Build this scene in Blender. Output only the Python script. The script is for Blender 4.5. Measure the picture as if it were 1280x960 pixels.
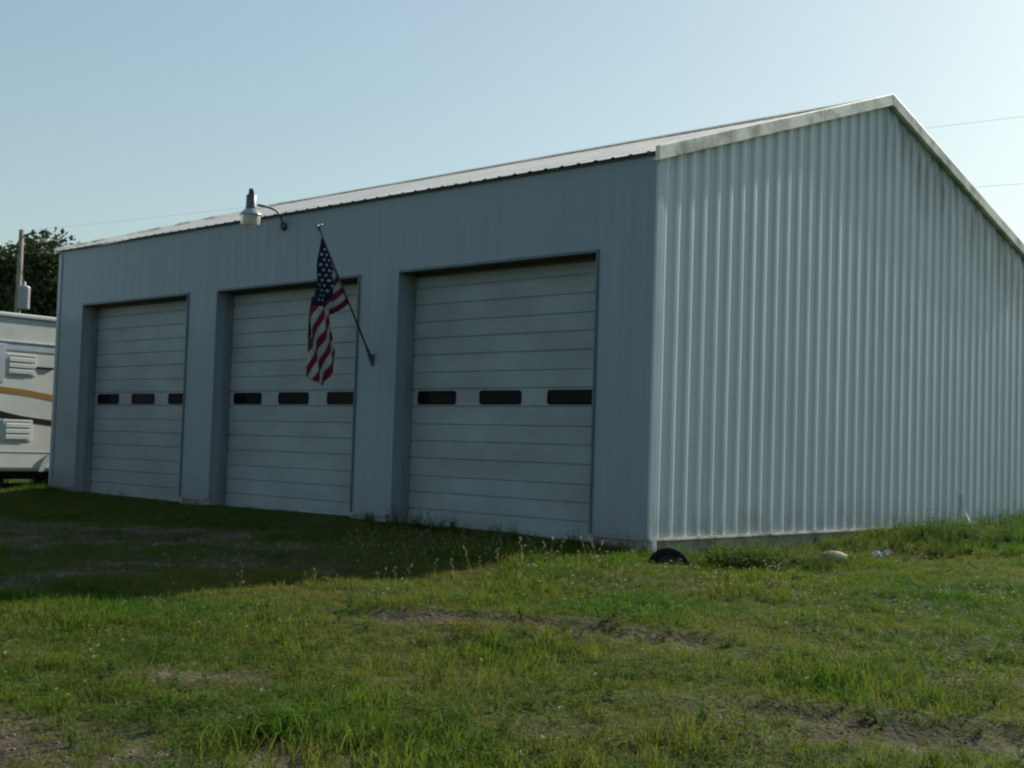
import bpy, bmesh, math, random
import numpy as np
from mathutils import Vector, Matrix

S = bpy.context.scene
for o in list(bpy.data.objects):
    bpy.data.objects.remove(o)
C = S.collection
R = math.radians
random.seed(7)
rng = np.random.default_rng(11)

# ------------------------------------------------------------------ camera
cd = bpy.data.cameras.new('camera')
cam = bpy.data.objects.new('camera', cd)
C.objects.link(cam)
yaw, pit, rol, foc = 0.7619, 0.0483, 0.0321, 1624.26
CAM = Vector((8.1208, -10.576, 0.8812))
fw = Vector((-math.sin(yaw) * math.cos(pit), math.cos(yaw) * math.cos(pit), math.sin(pit)))
r0 = Vector((math.cos(yaw), math.sin(yaw), 0))
u0 = r0.cross(fw)
cx = math.cos(rol) * r0 + math.sin(rol) * u0
cy = -math.sin(rol) * r0 + math.cos(rol) * u0
M = Matrix((cx, cy, -fw)).transposed().to_4x4()
M.translation = CAM
cam.matrix_world = M
cd.sensor_width = 36
cd.lens = foc / 1280 * 36
cd.clip_start = 0.1
cd.clip_end = 3000
S.camera = cam

# ------------------------------------------------------------------ sky, sun, exposure
SUN_EL, SUN_AZ = R(30.0), R(1.9)            # azimuth measured from +Y towards +X
W = bpy.data.worlds.new('World')
S.world = W
W.use_nodes = True
nt = W.node_tree
bg = nt.nodes['Background']
sky = nt.nodes.new('ShaderNodeTexSky')
sky.sky_type = 'NISHITA'
sky.sun_disc = False
sky.sun_elevation = SUN_EL
sky.sun_rotation = SUN_AZ
sky.altitude = 100
sky.air_density = 1.2
sky.dust_density = 1.5
sky.ozone_density = 1.6
tn = nt.nodes.new('ShaderNodeMix'); tn.data_type = 'RGBA'; tn.blend_type = 'MULTIPLY'; tn.inputs['Factor'].default_value = 1
tn.inputs[7].default_value = (0.91, 1.01, 0.97, 1)
gm = nt.nodes.new('ShaderNodeGamma'); gm.inputs['Gamma'].default_value = 0.70
nt.links.new(sky.outputs['Color'], gm.inputs['Color']); nt.links.new(gm.outputs['Color'], tn.inputs[6]); nt.links.new(tn.outputs[2], bg.inputs['Color'])
bg.inputs['Strength'].default_value = 0.146
sl = bpy.data.lights.new('sun', 'SUN')
sl.energy = 5.0
sl.angle = R(0.5)
sl.color = (1.0, 0.93, 0.82)
so = bpy.data.objects.new('sun', sl)
C.objects.link(so)
so.rotation_euler = (-(math.pi / 2 - SUN_EL), 0, -SUN_AZ)
S.view_settings.view_transform = 'Standard'
S.view_settings.look = 'None'
S.view_settings.exposure = 0.48
S.view_settings.gamma = 1
S.cycles.pixel_filter_type = 'BLACKMAN_HARRIS'
S.cycles.filter_width = 2.2
S.cycles.max_bounces = 6
S.cycles.transparent_max_bounces = 8

# ------------------------------------------------------------------ helpers
def link(o, parent=None):
    C.objects.link(o)
    if parent is not None:
        o.parent = parent
    return o

def meshobj(name, V, F, mat, parent=None, smooth=False, uv=None):
    me = bpy.data.meshes.new(name)
    me.from_pydata([tuple(v) for v in V], [], [tuple(f) for f in F])
    if mat is not None:
        me.materials.append(mat)
    if smooth:
        me.polygons.foreach_set('use_smooth', [True] * len(me.polygons))
    if uv is not None:
        l = me.uv_layers.new(name='UVMap')
        for lp in me.loops:
            l.data[lp.index].uv = uv[lp.vertex_index]
    me.update()
    o = bpy.data.objects.new(name, me)
    return link(o, parent)

class MB:
    """collects shapes, builds ONE mesh object"""
    def __init__(s):
        s.V = []; s.F = []
    def add(s, V, F):
        n = len(s.V)
        s.V += [tuple(v) for v in V]
        s.F += [tuple(i + n for i in f) for f in F]
        return s
    def box(s, x0, x1, y0, y1, z0, z1):
        V = [(x0,y0,z0),(x1,y0,z0),(x1,y1,z0),(x0,y1,z0),(x0,y0,z1),(x1,y0,z1),(x1,y1,z1),(x0,y1,z1)]
        F = [(0,3,2,1),(4,5,6,7),(0,1,5,4),(1,2,6,5),(2,3,7,6),(3,0,4,7)]
        return s.add(V, F)
    def obox(s, o, a, b, c):
        """box from corner o with edge vectors a, b, c"""
        o, a, b, c = map(Vector, (o, a, b, c))
        V = [o, o+a, o+a+b, o+b, o+c, o+a+c, o+a+b+c, o+b+c]
        F = [(0,3,2,1),(4,5,6,7),(0,1,5,4),(1,2,6,5),(2,3,7,6),(3,0,4,7)]
        if a.cross(b).dot(c) < 0:
            F = [tuple(reversed(f)) for f in F]
        return s.add(V, F)
    def tube(s, pts, rad, n=8, cap=True):
        pts = [Vector(p) for p in pts]
        if not hasattr(rad, '__len__'):
            rad = [rad] * len(pts)
        base = len(s.V); prev = None
        for i, p in enumerate(pts):
            d = (pts[min(i+1, len(pts)-1)] - pts[max(i-1, 0)]).normalized()
            if prev is None:
                a = d.orthogonal().normalized()
            else:
                a = (prev - d * prev.dot(d)).normalized()
            prev = a
            b = d.cross(a)
            for k in range(n):
                t = 2 * math.pi * k / n
                s.V.append(tuple(p + (a * math.cos(t) + b * math.sin(t)) * rad[i]))
        for i in range(len(pts) - 1):
            for k in range(n):
                q = base + i * n
                s.F.append((q + k, q + (k + 1) % n, q + n + (k + 1) % n, q + n + k))
        if cap:
            s.F.append(tuple(base + k for k in reversed(range(n))))
            s.F.append(tuple(base + (len(pts) - 1) * n + k for k in range(n)))
        return s
    def lathe(s, prof, org=(0,0,0), axis=(0,0,1), n=20):
        """prof: list of (radius, height)"""
        ax = Vector(axis).normalized(); a = ax.orthogonal().normalized(); b = ax.cross(a)
        o = Vector(org); base = len(s.V)
        for r_, h in prof:
            for k in range(n):
                t = 2 * math.pi * k / n
                s.V.append(tuple(o + ax * h + (a * math.cos(t) + b * math.sin(t)) * max(r_, 1e-4)))
        for i in range(len(prof) - 1):
            for k in range(n):
                q = base + i * n
                s.F.append((q + k, q + (k + 1) % n, q + n + (k + 1) % n, q + n + k))
        return s
    def build(s, name, mat, parent=None, smooth=False):
        return meshobj(name, s.V, s.F, mat, parent, smooth)

def bevel(o, w=0.004, seg=1):
    m = o.modifiers.new('bevel', 'BEVEL')
    m.width = w; m.segments = seg; m.limit_method = 'ANGLE'
    return o

def tag(o, label=None, cat=None, group=None, kind=None):
    if label: o['label'] = label
    if cat: o['category'] = cat
    if group: o['group'] = group
    if kind: o['kind'] = kind
    return o

def empty(name, loc, rz=0):
    o = bpy.data.objects.new(name, None)
    o.empty_display_size = 0.2
    o.location = loc
    o.rotation_euler = (0, 0, rz)
    return link(o)

def vnoise(x, y, scale, seed=0, octs=3):
    x = np.asarray(x, float) / scale + seed * 17.31
    y = np.asarray(y, float) / scale - seed * 9.73
    out = 0; amp = 1; tot = 0
    for _ in range(octs):
        xi = np.floor(x).astype(np.int64); yi = np.floor(y).astype(np.int64)
        fx = x - xi; fy = y - yi
        fx = fx * fx * (3 - 2 * fx); fy = fy * fy * (3 - 2 * fy)
        def h(a, b):
            n = (a * 374761393 + b * 668265263 + seed * 974711) & 0x7fffffff
            n = ((n ^ (n >> 13)) * 1274126177) & 0x7fffffff
            return ((n ^ (n >> 16)) & 0xffff) / 65535.0
        v = (h(xi, yi) * (1 - fx) + h(xi + 1, yi) * fx) * (1 - fy) + (h(xi, yi + 1) * (1 - fx) + h(xi + 1, yi + 1) * fx) * fy
        out = out + v * amp; tot += amp; amp *= 0.5
        x = x * 2.03 + 5.1; y = y * 2.03 + 3.7
    return out / tot

# ------------------------------------------------------------------ materials
def mat(name, col, rough=0.6, spec=0.5, metal=0.0, var=0.12, vscale=3.0, bump=0.0, bscale=40.0, stretch=None, col2=None, amt=1.0):
    m = bpy.data.materials.new(name)
    m.use_nodes = True
    N = m.node_tree.nodes; L = m.node_tree.links
    b = N['Principled BSDF']
    b.inputs['Roughness'].default_value = rough
    b.inputs['Specular IOR Level'].default_value = spec
    b.inputs['Metallic'].default_value = metal
    tc = N.new('ShaderNodeTexCoord')
    src = tc.outputs['Object']
    if stretch:
        mp = N.new('ShaderNodeMapping'); mp.inputs['Scale'].default_value = stretch
        L.new(src, mp.inputs['Vector']); src = mp.outputs['Vector']
    nz = N.new('ShaderNodeTexNoise')
    nz.inputs['Scale'].default_value = vscale; nz.inputs['Detail'].default_value = 5; nz.inputs['Roughness'].default_value = 0.6
    L.new(src, nz.inputs['Vector'])
    rp = N.new('ShaderNodeValToRGB')
    c2 = col2 if col2 else tuple(c * (1 - 2 * var) for c in col)
    c1 = col if col2 else tuple(min(1, c * (1 + var)) for c in col)
    rp.color_ramp.elements[0].position = 0.36; rp.color_ramp.elements[0].color = (*c2, 1)
    rp.color_ramp.elements[1].position = 0.36 + 0.28 * amt; rp.color_ramp.elements[1].color = (*c1, 1)
    L.new(nz.outputs['Fac'], rp.inputs['Fac'])
    L.new(rp.outputs['Color'], b.inputs['Base Color'])
    if bump:
        n2 = N.new('ShaderNodeTexNoise'); n2.inputs['Scale'].default_value = bscale; n2.inputs['Detail'].default_value = 4
        L.new(tc.outputs['Object'], n2.inputs['Vector'])
        bp = N.new('ShaderNodeBump'); bp.inputs['Strength'].default_value = bump; bp.inputs['Distance'].default_value = 0.02
        L.new(n2.outputs['Fac'], bp.inputs['Height']); L.new(bp.outputs['Normal'], b.inputs['Normal'])
    m['out'] = 1
    return m

def siding_mat(name, col, dirt, base_dirt=True, top_stain=False):
    """painted sheet steel: faint vertical streaks, splashed dirt at the foot, grime blotches"""
    m = bpy.data.materials.new(name); m.use_nodes = True
    N = m.node_tree.nodes; L = m.node_tree.links
    b = N['Principled BSDF']; b.inputs['Roughness'].default_value = 0.42; b.inputs['Specular IOR Level'].default_value = 0.35
    tc = N.new('ShaderNodeTexCoord')
    def noise(scale, st, detail=5):
        mp = N.new('ShaderNodeMapping'); mp.inputs['Scale'].default_value = st
        L.new(tc.outputs['Object'], mp.inputs['Vector'])
        n = N.new('ShaderNodeTexNoise'); n.inputs['Scale'].default_value = scale; n.inputs['Detail'].default_value = detail
        L.new(mp.outputs['Vector'], n.inputs['Vector']); return n.outputs['Fac']
    def ramp(f, a, c):
        r = N.new('ShaderNodeMapRange'); r.inputs['From Min'].default_value = a; r.inputs['From Max'].default_value = c
        r.clamp = True; L.new(f, r.inputs['Value']); return r.outputs['Result']
    def mul(a, k):
        r = N.new('ShaderNodeMath'); r.operation = 'MULTIPLY'; L.new(a, r.inputs[0])
        if isinstance(k, float): r.inputs[1].default_value = k
        else: L.new(k, r.inputs[1])
        return r.outputs[0]
    def mix(f, a, c):
        x = N.new('ShaderNodeMix'); x.data_type = 'RGBA'
        L.new(f, x.inputs['Factor'])
        for s_, v in ((6, a), (7, c)):
            if isinstance(v, tuple): x.inputs[s_].default_value = (*v, 1)
            else: L.new(v, x.inputs[s_])
        return x.outputs[2]
    streak = ramp(noise(1.0, (9, 9, 0.25)), 0.35, 0.75)
    c = mix(mul(streak, 0.38), col, tuple(v * 0.74 for v in col))
    blot = ramp(noise(0.7, (1, 1, 0.7)), 0.5, 0.8)
    c = mix(mul(blot, 0.35), c, dirt)
    sx = N.new('ShaderNodeSeparateXYZ'); L.new(tc.outputs['Object'], sx.inputs[0])
    if base_dirt:
        low = ramp(sx.outputs['Z'], 0.38, 0.0)
        c = mix(mul(mul(low, ramp(noise(6, (1, 1, 0.5)), 0.3, 0.75)), 0.65), c, (0.20, 0.17, 0.13))
    if top_stain:
        # mildew that has washed down from the ridge, strongest to the far side of it
        t = N.new('ShaderNodeMath'); t.operation = 'MULTIPLY_ADD'   # z + 0.3*|y-5.6|
        ay = N.new('ShaderNodeMath'); ay.operation = 'SUBTRACT'; L.new(sx.outputs['Y'], ay.inputs[0]); ay.inputs[1].default_value = 4.87
        ab = N.new('ShaderNodeMath'); ab.operation = 'ABSOLUTE'; L.new(ay.outputs[0], ab.inputs[0])
        L.new(ab.outputs[0], t.inputs[0]); t.inputs[1].default_value = 0.337; L.new(sx.outputs['Z'], t.inputs[2])
        near = ramp(t.outputs[0], 4.3, 5.2)
        side = ramp(sx.outputs['Y'], 3.6, 5.4)
        c = mix(mul(mul(mul(near, side), ramp(noise(1.6, (1, 2.5, 0.5)), 0.30, 0.62)), 0.85), c, (0.15, 0.17, 0.14))
    L.new(c, b.inputs['Base Color'])
    bp = N.new('ShaderNodeBump'); bp.inputs['Strength'].default_value = 0.35; bp.inputs['Distance'].default_value = 0.03
    L.new(noise(1.3, (1, 1, 0.55), 2), bp.inputs['Height']); L.new(bp.outputs['Normal'], b.inputs['Normal'])
    return m

M_steel_shaded = siding_mat('painted_steel_shaded_front', (0.245, 0.295, 0.34), (0.20, 0.235, 0.26))  # same paint as the gable, colour darkened for the side away from the sun
M_steel_lit = siding_mat('painted_steel_lit_gable', (0.455, 0.54, 0.585), (0.37, 0.435, 0.455), True, True)  # same paint again, colour lightened for the wall facing the brighter sky
M_roof = mat('roof_steel', (0.80, 0.76, 0.68), 0.42, 0.7, metal=0.35, var=0.1, vscale=1.2)
M_fascia = mat('fascia_trim', (0.88, 0.85, 0.75), 0.42, col2=(0.30, 0.31, 0.25), vscale=2.6, amt=0.7)
M_trim = mat('white_trim', (0.46, 0.50, 0.50), 0.4, var=0.08, vscale=4)
M_darktrim = mat('dark_trim', (0.10, 0.13, 0.15), 0.5, var=0.1)
M_concrete = mat('concrete', (0.27, 0.25, 0.21), 0.9, 0.2, var=0.2, vscale=5, bump=0.3, bscale=60)
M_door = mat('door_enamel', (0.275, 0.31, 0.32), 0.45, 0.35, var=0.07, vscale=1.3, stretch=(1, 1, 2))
M_jamb = mat('jamb_paint', (0.20, 0.22, 0.23), 0.6, 0.3, var=0.1, vscale=4, stretch=(1, 1, 0.3))
M_wood = mat('brown_board', (0.13, 0.12, 0.10), 0.8, 0.2, var=0.2, vscale=6, stretch=(0.3, 2, 2))
M_glass = mat('dark_window_glass', (0.005, 0.006, 0.010), 0.2, 0.06, var=0.3, vscale=3)
M_rubber = mat('black_rubber', (0.012, 0.012, 0.014), 0.9, 0.12, var=0.2, vscale=20, bump=0.2, bscale=80)
M_iron = mat('dark_painted_iron', (0.05, 0.06, 0.08), 0.5, 0.5, var=0.2, vscale=20)
M_galv = mat('galvanised_metal', (0.38, 0.41, 0.44), 0.35, 0.5, metal=0.6, var=0.12, vscale=12)
M_wire = mat('aluminium_wire', (0.55, 0.57, 0.58), 0.5, 0.5, var=0.05)
M_lamp = mat('lamp_housing_grey', (0.065, 0.08, 0.11), 0.40, 0.5, metal=0.3, var=0.12, vscale=12)
M_dark = mat('dark_interior', (0.02, 0.02, 0.02), 0.9, 0.1)
M_rust = mat('rusty_steel', (0.07, 0.045, 0.035), 0.85, 0.2, col2=(0.03, 0.024, 0.022), vscale=14, bump=0.3, bscale=50)
M_stone = mat('pale_stone', (0.46, 0.37, 0.26), 0.9, 0.2, var=0.2, vscale=9, bump=0.5, bscale=30)
M_plastic = mat('white_plastic', (0.72, 0.75, 0.76), 0.5, 0.4, var=0.06)
M_scrap = mat('dull_white_plastic', (0.46, 0.48, 0.47), 0.6, 0.3, var=0.1)
M_rv = mat('rv_shell', (0.66, 0.69, 0.64), 0.35, 0.45, var=0.05, vscale=2)
M_rvblue = mat('rv_recess', (0.46, 0.53, 0.58), 0.4, 0.4, var=0.05)
M_rvvent = mat('rv_vent', (0.62, 0.66, 0.64), 0.45, 0.4, var=0.04)
M_tan = mat('rv_tan_stripe', (0.32, 0.19, 0.045), 0.4, 0.4, var=0.06)
M_slot = mat('rv_vent_slot', (0.22, 0.24, 0.24), 0.7, 0.2, var=0.05)
M_rvdark = mat('rv_dark_decal', (0.008, 0.008, 0.012), 0.5, 0.2, var=0.1)
M_rvred = mat('rv_maroon_decal', (0.016, 0.008, 0.010), 0.6, 0.1, var=0.1)
M_pole = mat('weathered_pole_wood', (0.24, 0.22, 0.19), 0.9, 0.15, var=0.2, vscale=5, stretch=(4, 4, 0.4), bump=0.3)
M_can = mat('transformer_grey', (0.36, 0.39, 0.42), 0.45, 0.4, var=0.08)
M_bark = mat('bark', (0.10, 0.08, 0.06), 0.95, 0.1, var=0.25, vscale=6, bump=0.5)

def lens_mat():
    m = bpy.data.materials.new('frosted_lamp_lens'); m.use_nodes = True
    b = m.node_tree.nodes['Principled BSDF']
    b.inputs['Base Color'].default_value = (0.74, 0.72, 0.64, 1)
    b.inputs['Roughness'].default_value = 0.28
    b.inputs['Transmission Weight'].default_value = 0.55
    b.inputs['IOR'].default_value = 1.3
    return m
M_lens = lens_mat()

def leaf_mat(name, lo, hi, trans=0.4, inst=False, rough=0.55, spec=0.25):
    m = bpy.data.materials.new(name); m.use_nodes = True
    N = m.node_tree.nodes; L = m.node_tree.links
    b = N['Principled BSDF']; b.inputs['Roughness'].default_value = rough; b.inputs['Specular IOR Level'].default_value = spec
    rp = N.new('ShaderNodeValToRGB')
    rp.color_ramp.elements[0].color = (*lo, 1); rp.color_ramp.elements[1].color = (*hi, 1)
    if inst:
        a = N.new('ShaderNodeAttribute'); a.attribute_type = 'INSTANCER'; a.attribute_name = 'tint'
        L.new(a.outputs['Fac'], rp.inputs['Fac'])
    else:
        g = N.new('ShaderNodeNewGeometry')
        L.new(g.outputs['Random Per Island'], rp.inputs['Fac'])
    L.new(rp.outputs['Color'], b.inputs['Base Color'])
    t = N.new('ShaderNodeBsdfTranslucent'); L.new(rp.outputs['Color'], t.inputs['Color'])
    mx = N.new('ShaderNodeMixShader'); mx.inputs['Fac'].default_value = trans
    L.new(b.outputs[0], mx.inputs[1]); L.new(t.outputs[0], mx.inputs[2])
    L.new(mx.outputs[0], N['Material Output'].inputs['Surface'])
    return m, rp

M_grass, rp = leaf_mat(spec=0.10, name='grass_blades', lo=(0.134, 0.134, 0.026), hi=(0.044, 0.112, 0.009), trans=0.58, inst=True)
e = rp.color_ramp.elements.new(0.45); e.color = (0.098, 0.140, 0.017, 1)
M_weed, _ = leaf_mat('weed_leaves', (0.045, 0.095, 0.012), (0.080, 0.145, 0.024), 0.5, False, 0.8, 0.08)
M_leaf, _ = leaf_mat('tree_leaves', (0.030, 0.046, 0.016), (0.065, 0.088, 0.030), 0.25)
M_clover, _ = leaf_mat('clover_heads', (0.32, 0.33, 0.18), (0.50, 0.50, 0.36), 0.25)
M_seed, _ = leaf_mat('dry_seed_stems', (0.22, 0.19, 0.10), (0.34, 0.30, 0.18), 0.4)

# ------------------------------------------------------------------ ground
def seg_d(x, y, pts):
    d = np.full(np.shape(x), 1e9)
    for (ax, ay), (bx, by) in zip(pts[:-1], pts[1:]):
        vx, vy = bx - ax, by - ay
        t = np.clip(((x - ax) * vx + (y - ay) * vy) / (vx * vx + vy * vy), 0, 1)
        d = np.minimum(d, np.hypot(x - ax - t * vx, y - ay - t * vy))
    return d

RUT1 = [(1.29, -4.90), (1.61, -4.75), (2.04, -4.43), (2.58, -4.24), (3.37, -3.87)]
RUT2 = [(4.50, -5.12), (4.77, -4.97), (5.10, -4.78), (5.68, -4.53), (7.2, -3.9)]
RUT3 = [(4.95, -5.33), (5.22, -5.02), (5.62, -4.84), (7.2, -4.3)]
BARE = [(2.10, -6.95), (2.31, -6.77), (2.44, -6.56)]
BARE2 = [(2.80, -8.10), (3.21, -7.95), (3.48, -7.72)]
BARE3 = [(3.77, -7.36), (4.00, -7.12)]
WORN = [(-5.2, -4.7), (-4.5, -3.6), (-3.9, -2.9), (-2.7, -2.6)]  # worn bare soil in front of the doors
WORN2 = [(-1.6, -6.0), (-1.95, -5.15), (-2.0, -4.3), (-1.2, -3.6)]
WORN3 = [(-7.5, -3.9), (-5.8, -2.8), (-4.4, -2.0)]

def softline(x, y, pts, w, seed):
    d = seg_d(x, y, pts) + (vnoise(x, y, 0.35, seed) - 0.5) * w * 1.5
    return np.clip(1.25 - d / w, 0, 1)

def dirt(x, y):
    x = np.asarray(x, float); y = np.asarray(y, float)
    m = np.maximum.reduce([
        softline(x, y, RUT1, 0.19, 1), softline(x, y, RUT2, 0.15, 2), softline(x, y, RUT3, 0.13, 3),
        softline(x, y, BARE, 0.24, 4), softline(x, y, BARE2, 0.40, 5), softline(x, y, BARE3, 0.26, 6),
        softline(x, y, WORN, 0.85, 7) * 0.9, softline(x, y, WORN2, 0.6, 8) * 0.9, softline(x, y, WORN3, 0.9, 9) * 0.75])
    patch = np.clip((vnoise(x, y, 1.1, 21) - 0.70) * 4, 0, 0.25)
    return np.clip(m * (0.45 + 0.95 * vnoise(x, y, 0.22, 12)) + patch, 0, 1)

def gz(x, y):
    x = np.asarray(x, float); y = np.asarray(y, float)
    xp = np.maximum(x, 0); xp = np.where(xp < 30, xp, 30)
    yn = np.clip(-y, 0, 30); yp = np.clip(y, 0, 9.5)
    z = -0.150 - 0.026 * xp - 0.024 * yn + 0.013 * yp
    z = z - 0.11 * np.exp(-((x - 0.5) ** 2 / 3.0 + (y - 1.4) ** 2 / 6.0)) * np.clip((y + 0.3) / 0.8, 0, 1)
    z = z + 0.055 * np.exp(-(y / 0.55) ** 2) * np.clip((-0.3 - x) / 0.8, 0, 1)
    near = np.exp(-np.hypot(x - 4, y + 4) / 30)
    al, ac = x * 0.91 + y * 0.41, -x * 0.41 + y * 0.91
    inshed = np.clip((-0.2 - x) / 1.0, 0, 1) * np.clip((y + 1.2) / 1.0, 0, 1)
    z = z + (vnoise(al / 3.2, ac / 0.8, 1.0, 35, 2) - 0.5) * 0.17 * near * (1 - inshed)
    z = z + (vnoise(x, y, 1.7, 30) - 0.5) * 0.07 * near + (vnoise(x, y, 0.45, 31) - 0.5) * 0.035 * near
    z = z - 0.055 * softline(x, y, RUT1, 0.2, 1) - 0.05 * softline(x, y, RUT2, 0.2, 2) - 0.05 * softline(x, y, RUT3, 0.18, 3)
    z = z + 0.03 * softline(x, y - 0.28, RUT1, 0.2, 1) + 0.03 * softline(x, y - 0.28, RUT2, 0.2, 2)
    far = np.hypot(x, y)
    return z + np.clip((far - 60) / 300, 0, 1) * 2.0 * (vnoise(x, y, 90, 33) - 0.5)

def grid_axis(a, b, step):
    fine = np.arange(a, b + step / 2, step)
    g = step; up = []; v = b
    while v < 900:
        g *= 1.35; v += g; up.append(v)
    g = step; dn = []; v = a
    while v > -900:
        g *= 1.35; v -= g; dn.append(v)
    return np.array(dn[::-1] + list(fine) + up)

gx = grid_axis(-18, 12, 0.12); gy = grid_axis(-12, 12, 0.12)
X, Y = np.meshgrid(gx, gy)
Z = gz(X, Y)
nx, ny = len(gx), len(gy)
idx = np.arange(nx * ny).reshape(ny, nx)
quads = np.stack([idx[:-1, :-1], idx[:-1, 1:], idx[1:, 1:], idx[1:, :-1]], -1).reshape(-1, 4)
me = bpy.data.meshes.new('ground')
me.vertices.add(nx * ny)
me.vertices.foreach_set('co', np.stack([X, Y, Z], -1).ravel())
me.loops.add(quads.size); me.loops.foreach_set('vertex_index', quads.ravel())
me.polygons.add(len(quads)); me.polygons.foreach_set('loop_start', np.arange(0, quads.size, 4)); me.polygons.foreach_set('loop_total', np.full(len(quads), 4))
me.update(calc_edges=True)
at = me.attributes.new('bare', 'FLOAT', 'POINT')
at.data.foreach_set('value', dirt(X, Y).ravel().astype(np.float32))
me.polygons.foreach_set('use_smooth', np.ones(len(quads), bool))
ground = link(bpy.data.objects.new('ground', me))
tag(ground, kind='structure')
m = bpy.data.materials.new('soil_and_thatch'); m.use_nodes = True
N = m.node_tree.nodes; L = m.node_tree.links
b = N['Principled BSDF']; b.inputs['Roughness'].default_value = 0.95; b.inputs['Specular IOR Level'].default_value = 0.1
tc = N.new('ShaderNodeTexCoord')
n1 = N.new('ShaderNodeTexNoise'); n1.inputs['Scale'].default_value = 5; n1.inputs['Detail'].default_value = 8; n1.inputs['Roughness'].default_value = 0.7
n2 = N.new('ShaderNodeTexNoise'); n2.inputs['Scale'].default_value = 2.2; n2.inputs['Detail'].default_value = 7
for n in (n1, n2): L.new(tc.outputs['Object'], n.inputs['Vector'])
r1 = N.new('ShaderNodeValToRGB')
r1.color_ramp.elements[0].position = 0.35; r1.color_ramp.elements[0].color = (0.022, 0.034, 0.008, 1)
r1.color_ramp.elements[1].position = 0.70; r1.color_ramp.elements[1].color = (0.066, 0.085, 0.018, 1)
r2 = N.new('ShaderNodeValToRGB')
r2.color_ramp.elements[0].position = 0.35; r2.color_ramp.elements[0].color = (0.030, 0.025, 0.017, 1)
r2.color_ramp.elements[1].position = 0.68; r2.color_ramp.elements[1].color = (0.135, 0.108, 0.075, 1)
L.new(n1.outputs['Fac'], r1.inputs['Fac']); L.new(n2.outputs['Fac'], r2.inputs['Fac'])
a = N.new('ShaderNodeAttribute'); a.attribute_name = 'bare'
mx = N.new('ShaderNodeMix'); mx.data_type = 'RGBA'
L.new(a.outputs['Fac'], mx.inputs['Factor']); L.new(r1.outputs['Color'], mx.inputs[6]); L.new(r2.outputs['Color'], mx.inputs[7])
L.new(mx.outputs[2], b.inputs['Base Color'])
bp = N.new('ShaderNodeBump'); bp.inputs['Strength'].default_value = 0.9; bp.inputs['Distance'].default_value = 0.03
n3 = N.new('ShaderNodeTexNoise'); n3.inputs['Scale'].default_value = 22; n3.inputs['Detail'].default_value = 6
L.new(tc.outputs['Object'], n3.inputs['Vector']); L.new(n3.outputs['Fac'], bp.inputs['Height']); L.new(bp.outputs['Normal'], b.inputs['Normal'])
me.materials.append(m)

# ------------------------------------------------------------------ the metal shed
LEN, WID, HE, HR = 12.667, 9.742, 3.96, 5.56
SLOPE = (HR - HE) / (WID / 2)
ZT = 2.985
DOORS = [(-11.807, -8.670), (-7.899, -4.723), (-3.942, -0.767)]
RIB = 0.238
shed = empty('metal_shed', (0, 0, 0))
tag(shed, 'long pale blue-grey ribbed steel shed with three overhead doors and a gable roof', 'shed')

def profile(a, b, h, bw, tw, minor=0.0, off=0.12):
    """ribbed section between a and b: [(u, height)]"""
    pts = []
    k0 = int(math.floor((a - off) / RIB)) - 1
    k1 = int(math.ceil((b - off) / RIB)) + 1
    for k in range(k0, k1 + 1):
        c = off + k * RIB
        pts += [(c - bw/2, 0), (c - tw/2, h), (c + tw/2, h), (c + bw/2, 0)]
        if minor:
            for q in (c + RIB * 0.5 - 0.022, c + RIB * 0.5 + 0.022):
                pts += [(q - 0.010, 0), (q - 0.004, minor), (q + 0.004, minor), (q + 0.010, 0)]
    pts.sort()
    us = [p[0] for p in pts]; hs = [p[1] for p in pts]
    res = [(a, float(np.interp(a, us, hs)))] + [p for p in pts if a + 1e-4 < p[0] < b - 1e-4] + [(b, float(np.interp(b, us, hs)))]
    return res

def ribbed_panel(name, prof, org, ud, nd, zlo, zhi, mt, parent, breaks=()):
    """vertical sheet: along ud, ribs out along nd; zlo/zhi functions of u (zlo by interval midpoint)"""
    us = [p[0] for p in prof]; hs = [p[1] for p in prof]
    allu = sorted(set(us + [q for q in breaks if us[0] < q < us[-1]]))
    V = []; F = []
    org, ud, nd = Vector(org), Vector(ud), Vector(nd)
    for u_a, u_b in zip(allu[:-1], allu[1:]):
        mid = (u_a + u_b) / 2
        n = len(V)
        for u_ in (u_a, u_b):
            h = float(np.interp(u_, us, hs))
            p = org + ud * u_ + nd * h
            V.append((p.x, p.y, zlo(mid))); V.append((p.x, p.y, zhi(u_)))
        F.append((n, n + 2, n + 3, n + 1))
    return meshobj(name, V, F, mt, parent)

def in_door(u):
    return any(a < u < b_ for a, b_ in DOORS)
brk = [v for d in DOORS for v in d]
PW = RIB * 4
# front wall: sheets a metre wide, cut round the doors
n = 0; u = -LEN
while u < -1e-3:
    v = min(u + PW, 0)
    pr = profile(u, v, 0.0028, 0.095, 0.030)
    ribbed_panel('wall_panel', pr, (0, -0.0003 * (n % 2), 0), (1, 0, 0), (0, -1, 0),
                 lambda q: ZT if in_door(q) else 0.0, lambda q: HE - 0.012, M_steel_shaded, shed, brk)
    u = v; n += 1
# gable wall towards the camera
rake = lambda y: HE + SLOPE * (y if y <= WID/2 else WID - y)
u = 0.0; n = 0
while u < WID - 1e-3:
    v = min(u + PW, WID)
    pr = profile(u, v, 0.0165, 0.165, 0.052)
    ribbed_panel('wall_panel', pr, (0.0015 * (n % 2), 0, 0), (0, 1, 0), (1, 0, 0), lambda q: 0.0, lambda q: rake(q) - 0.03, M_steel_lit, shed, (WID/2,))
    u = v; n += 1
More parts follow.
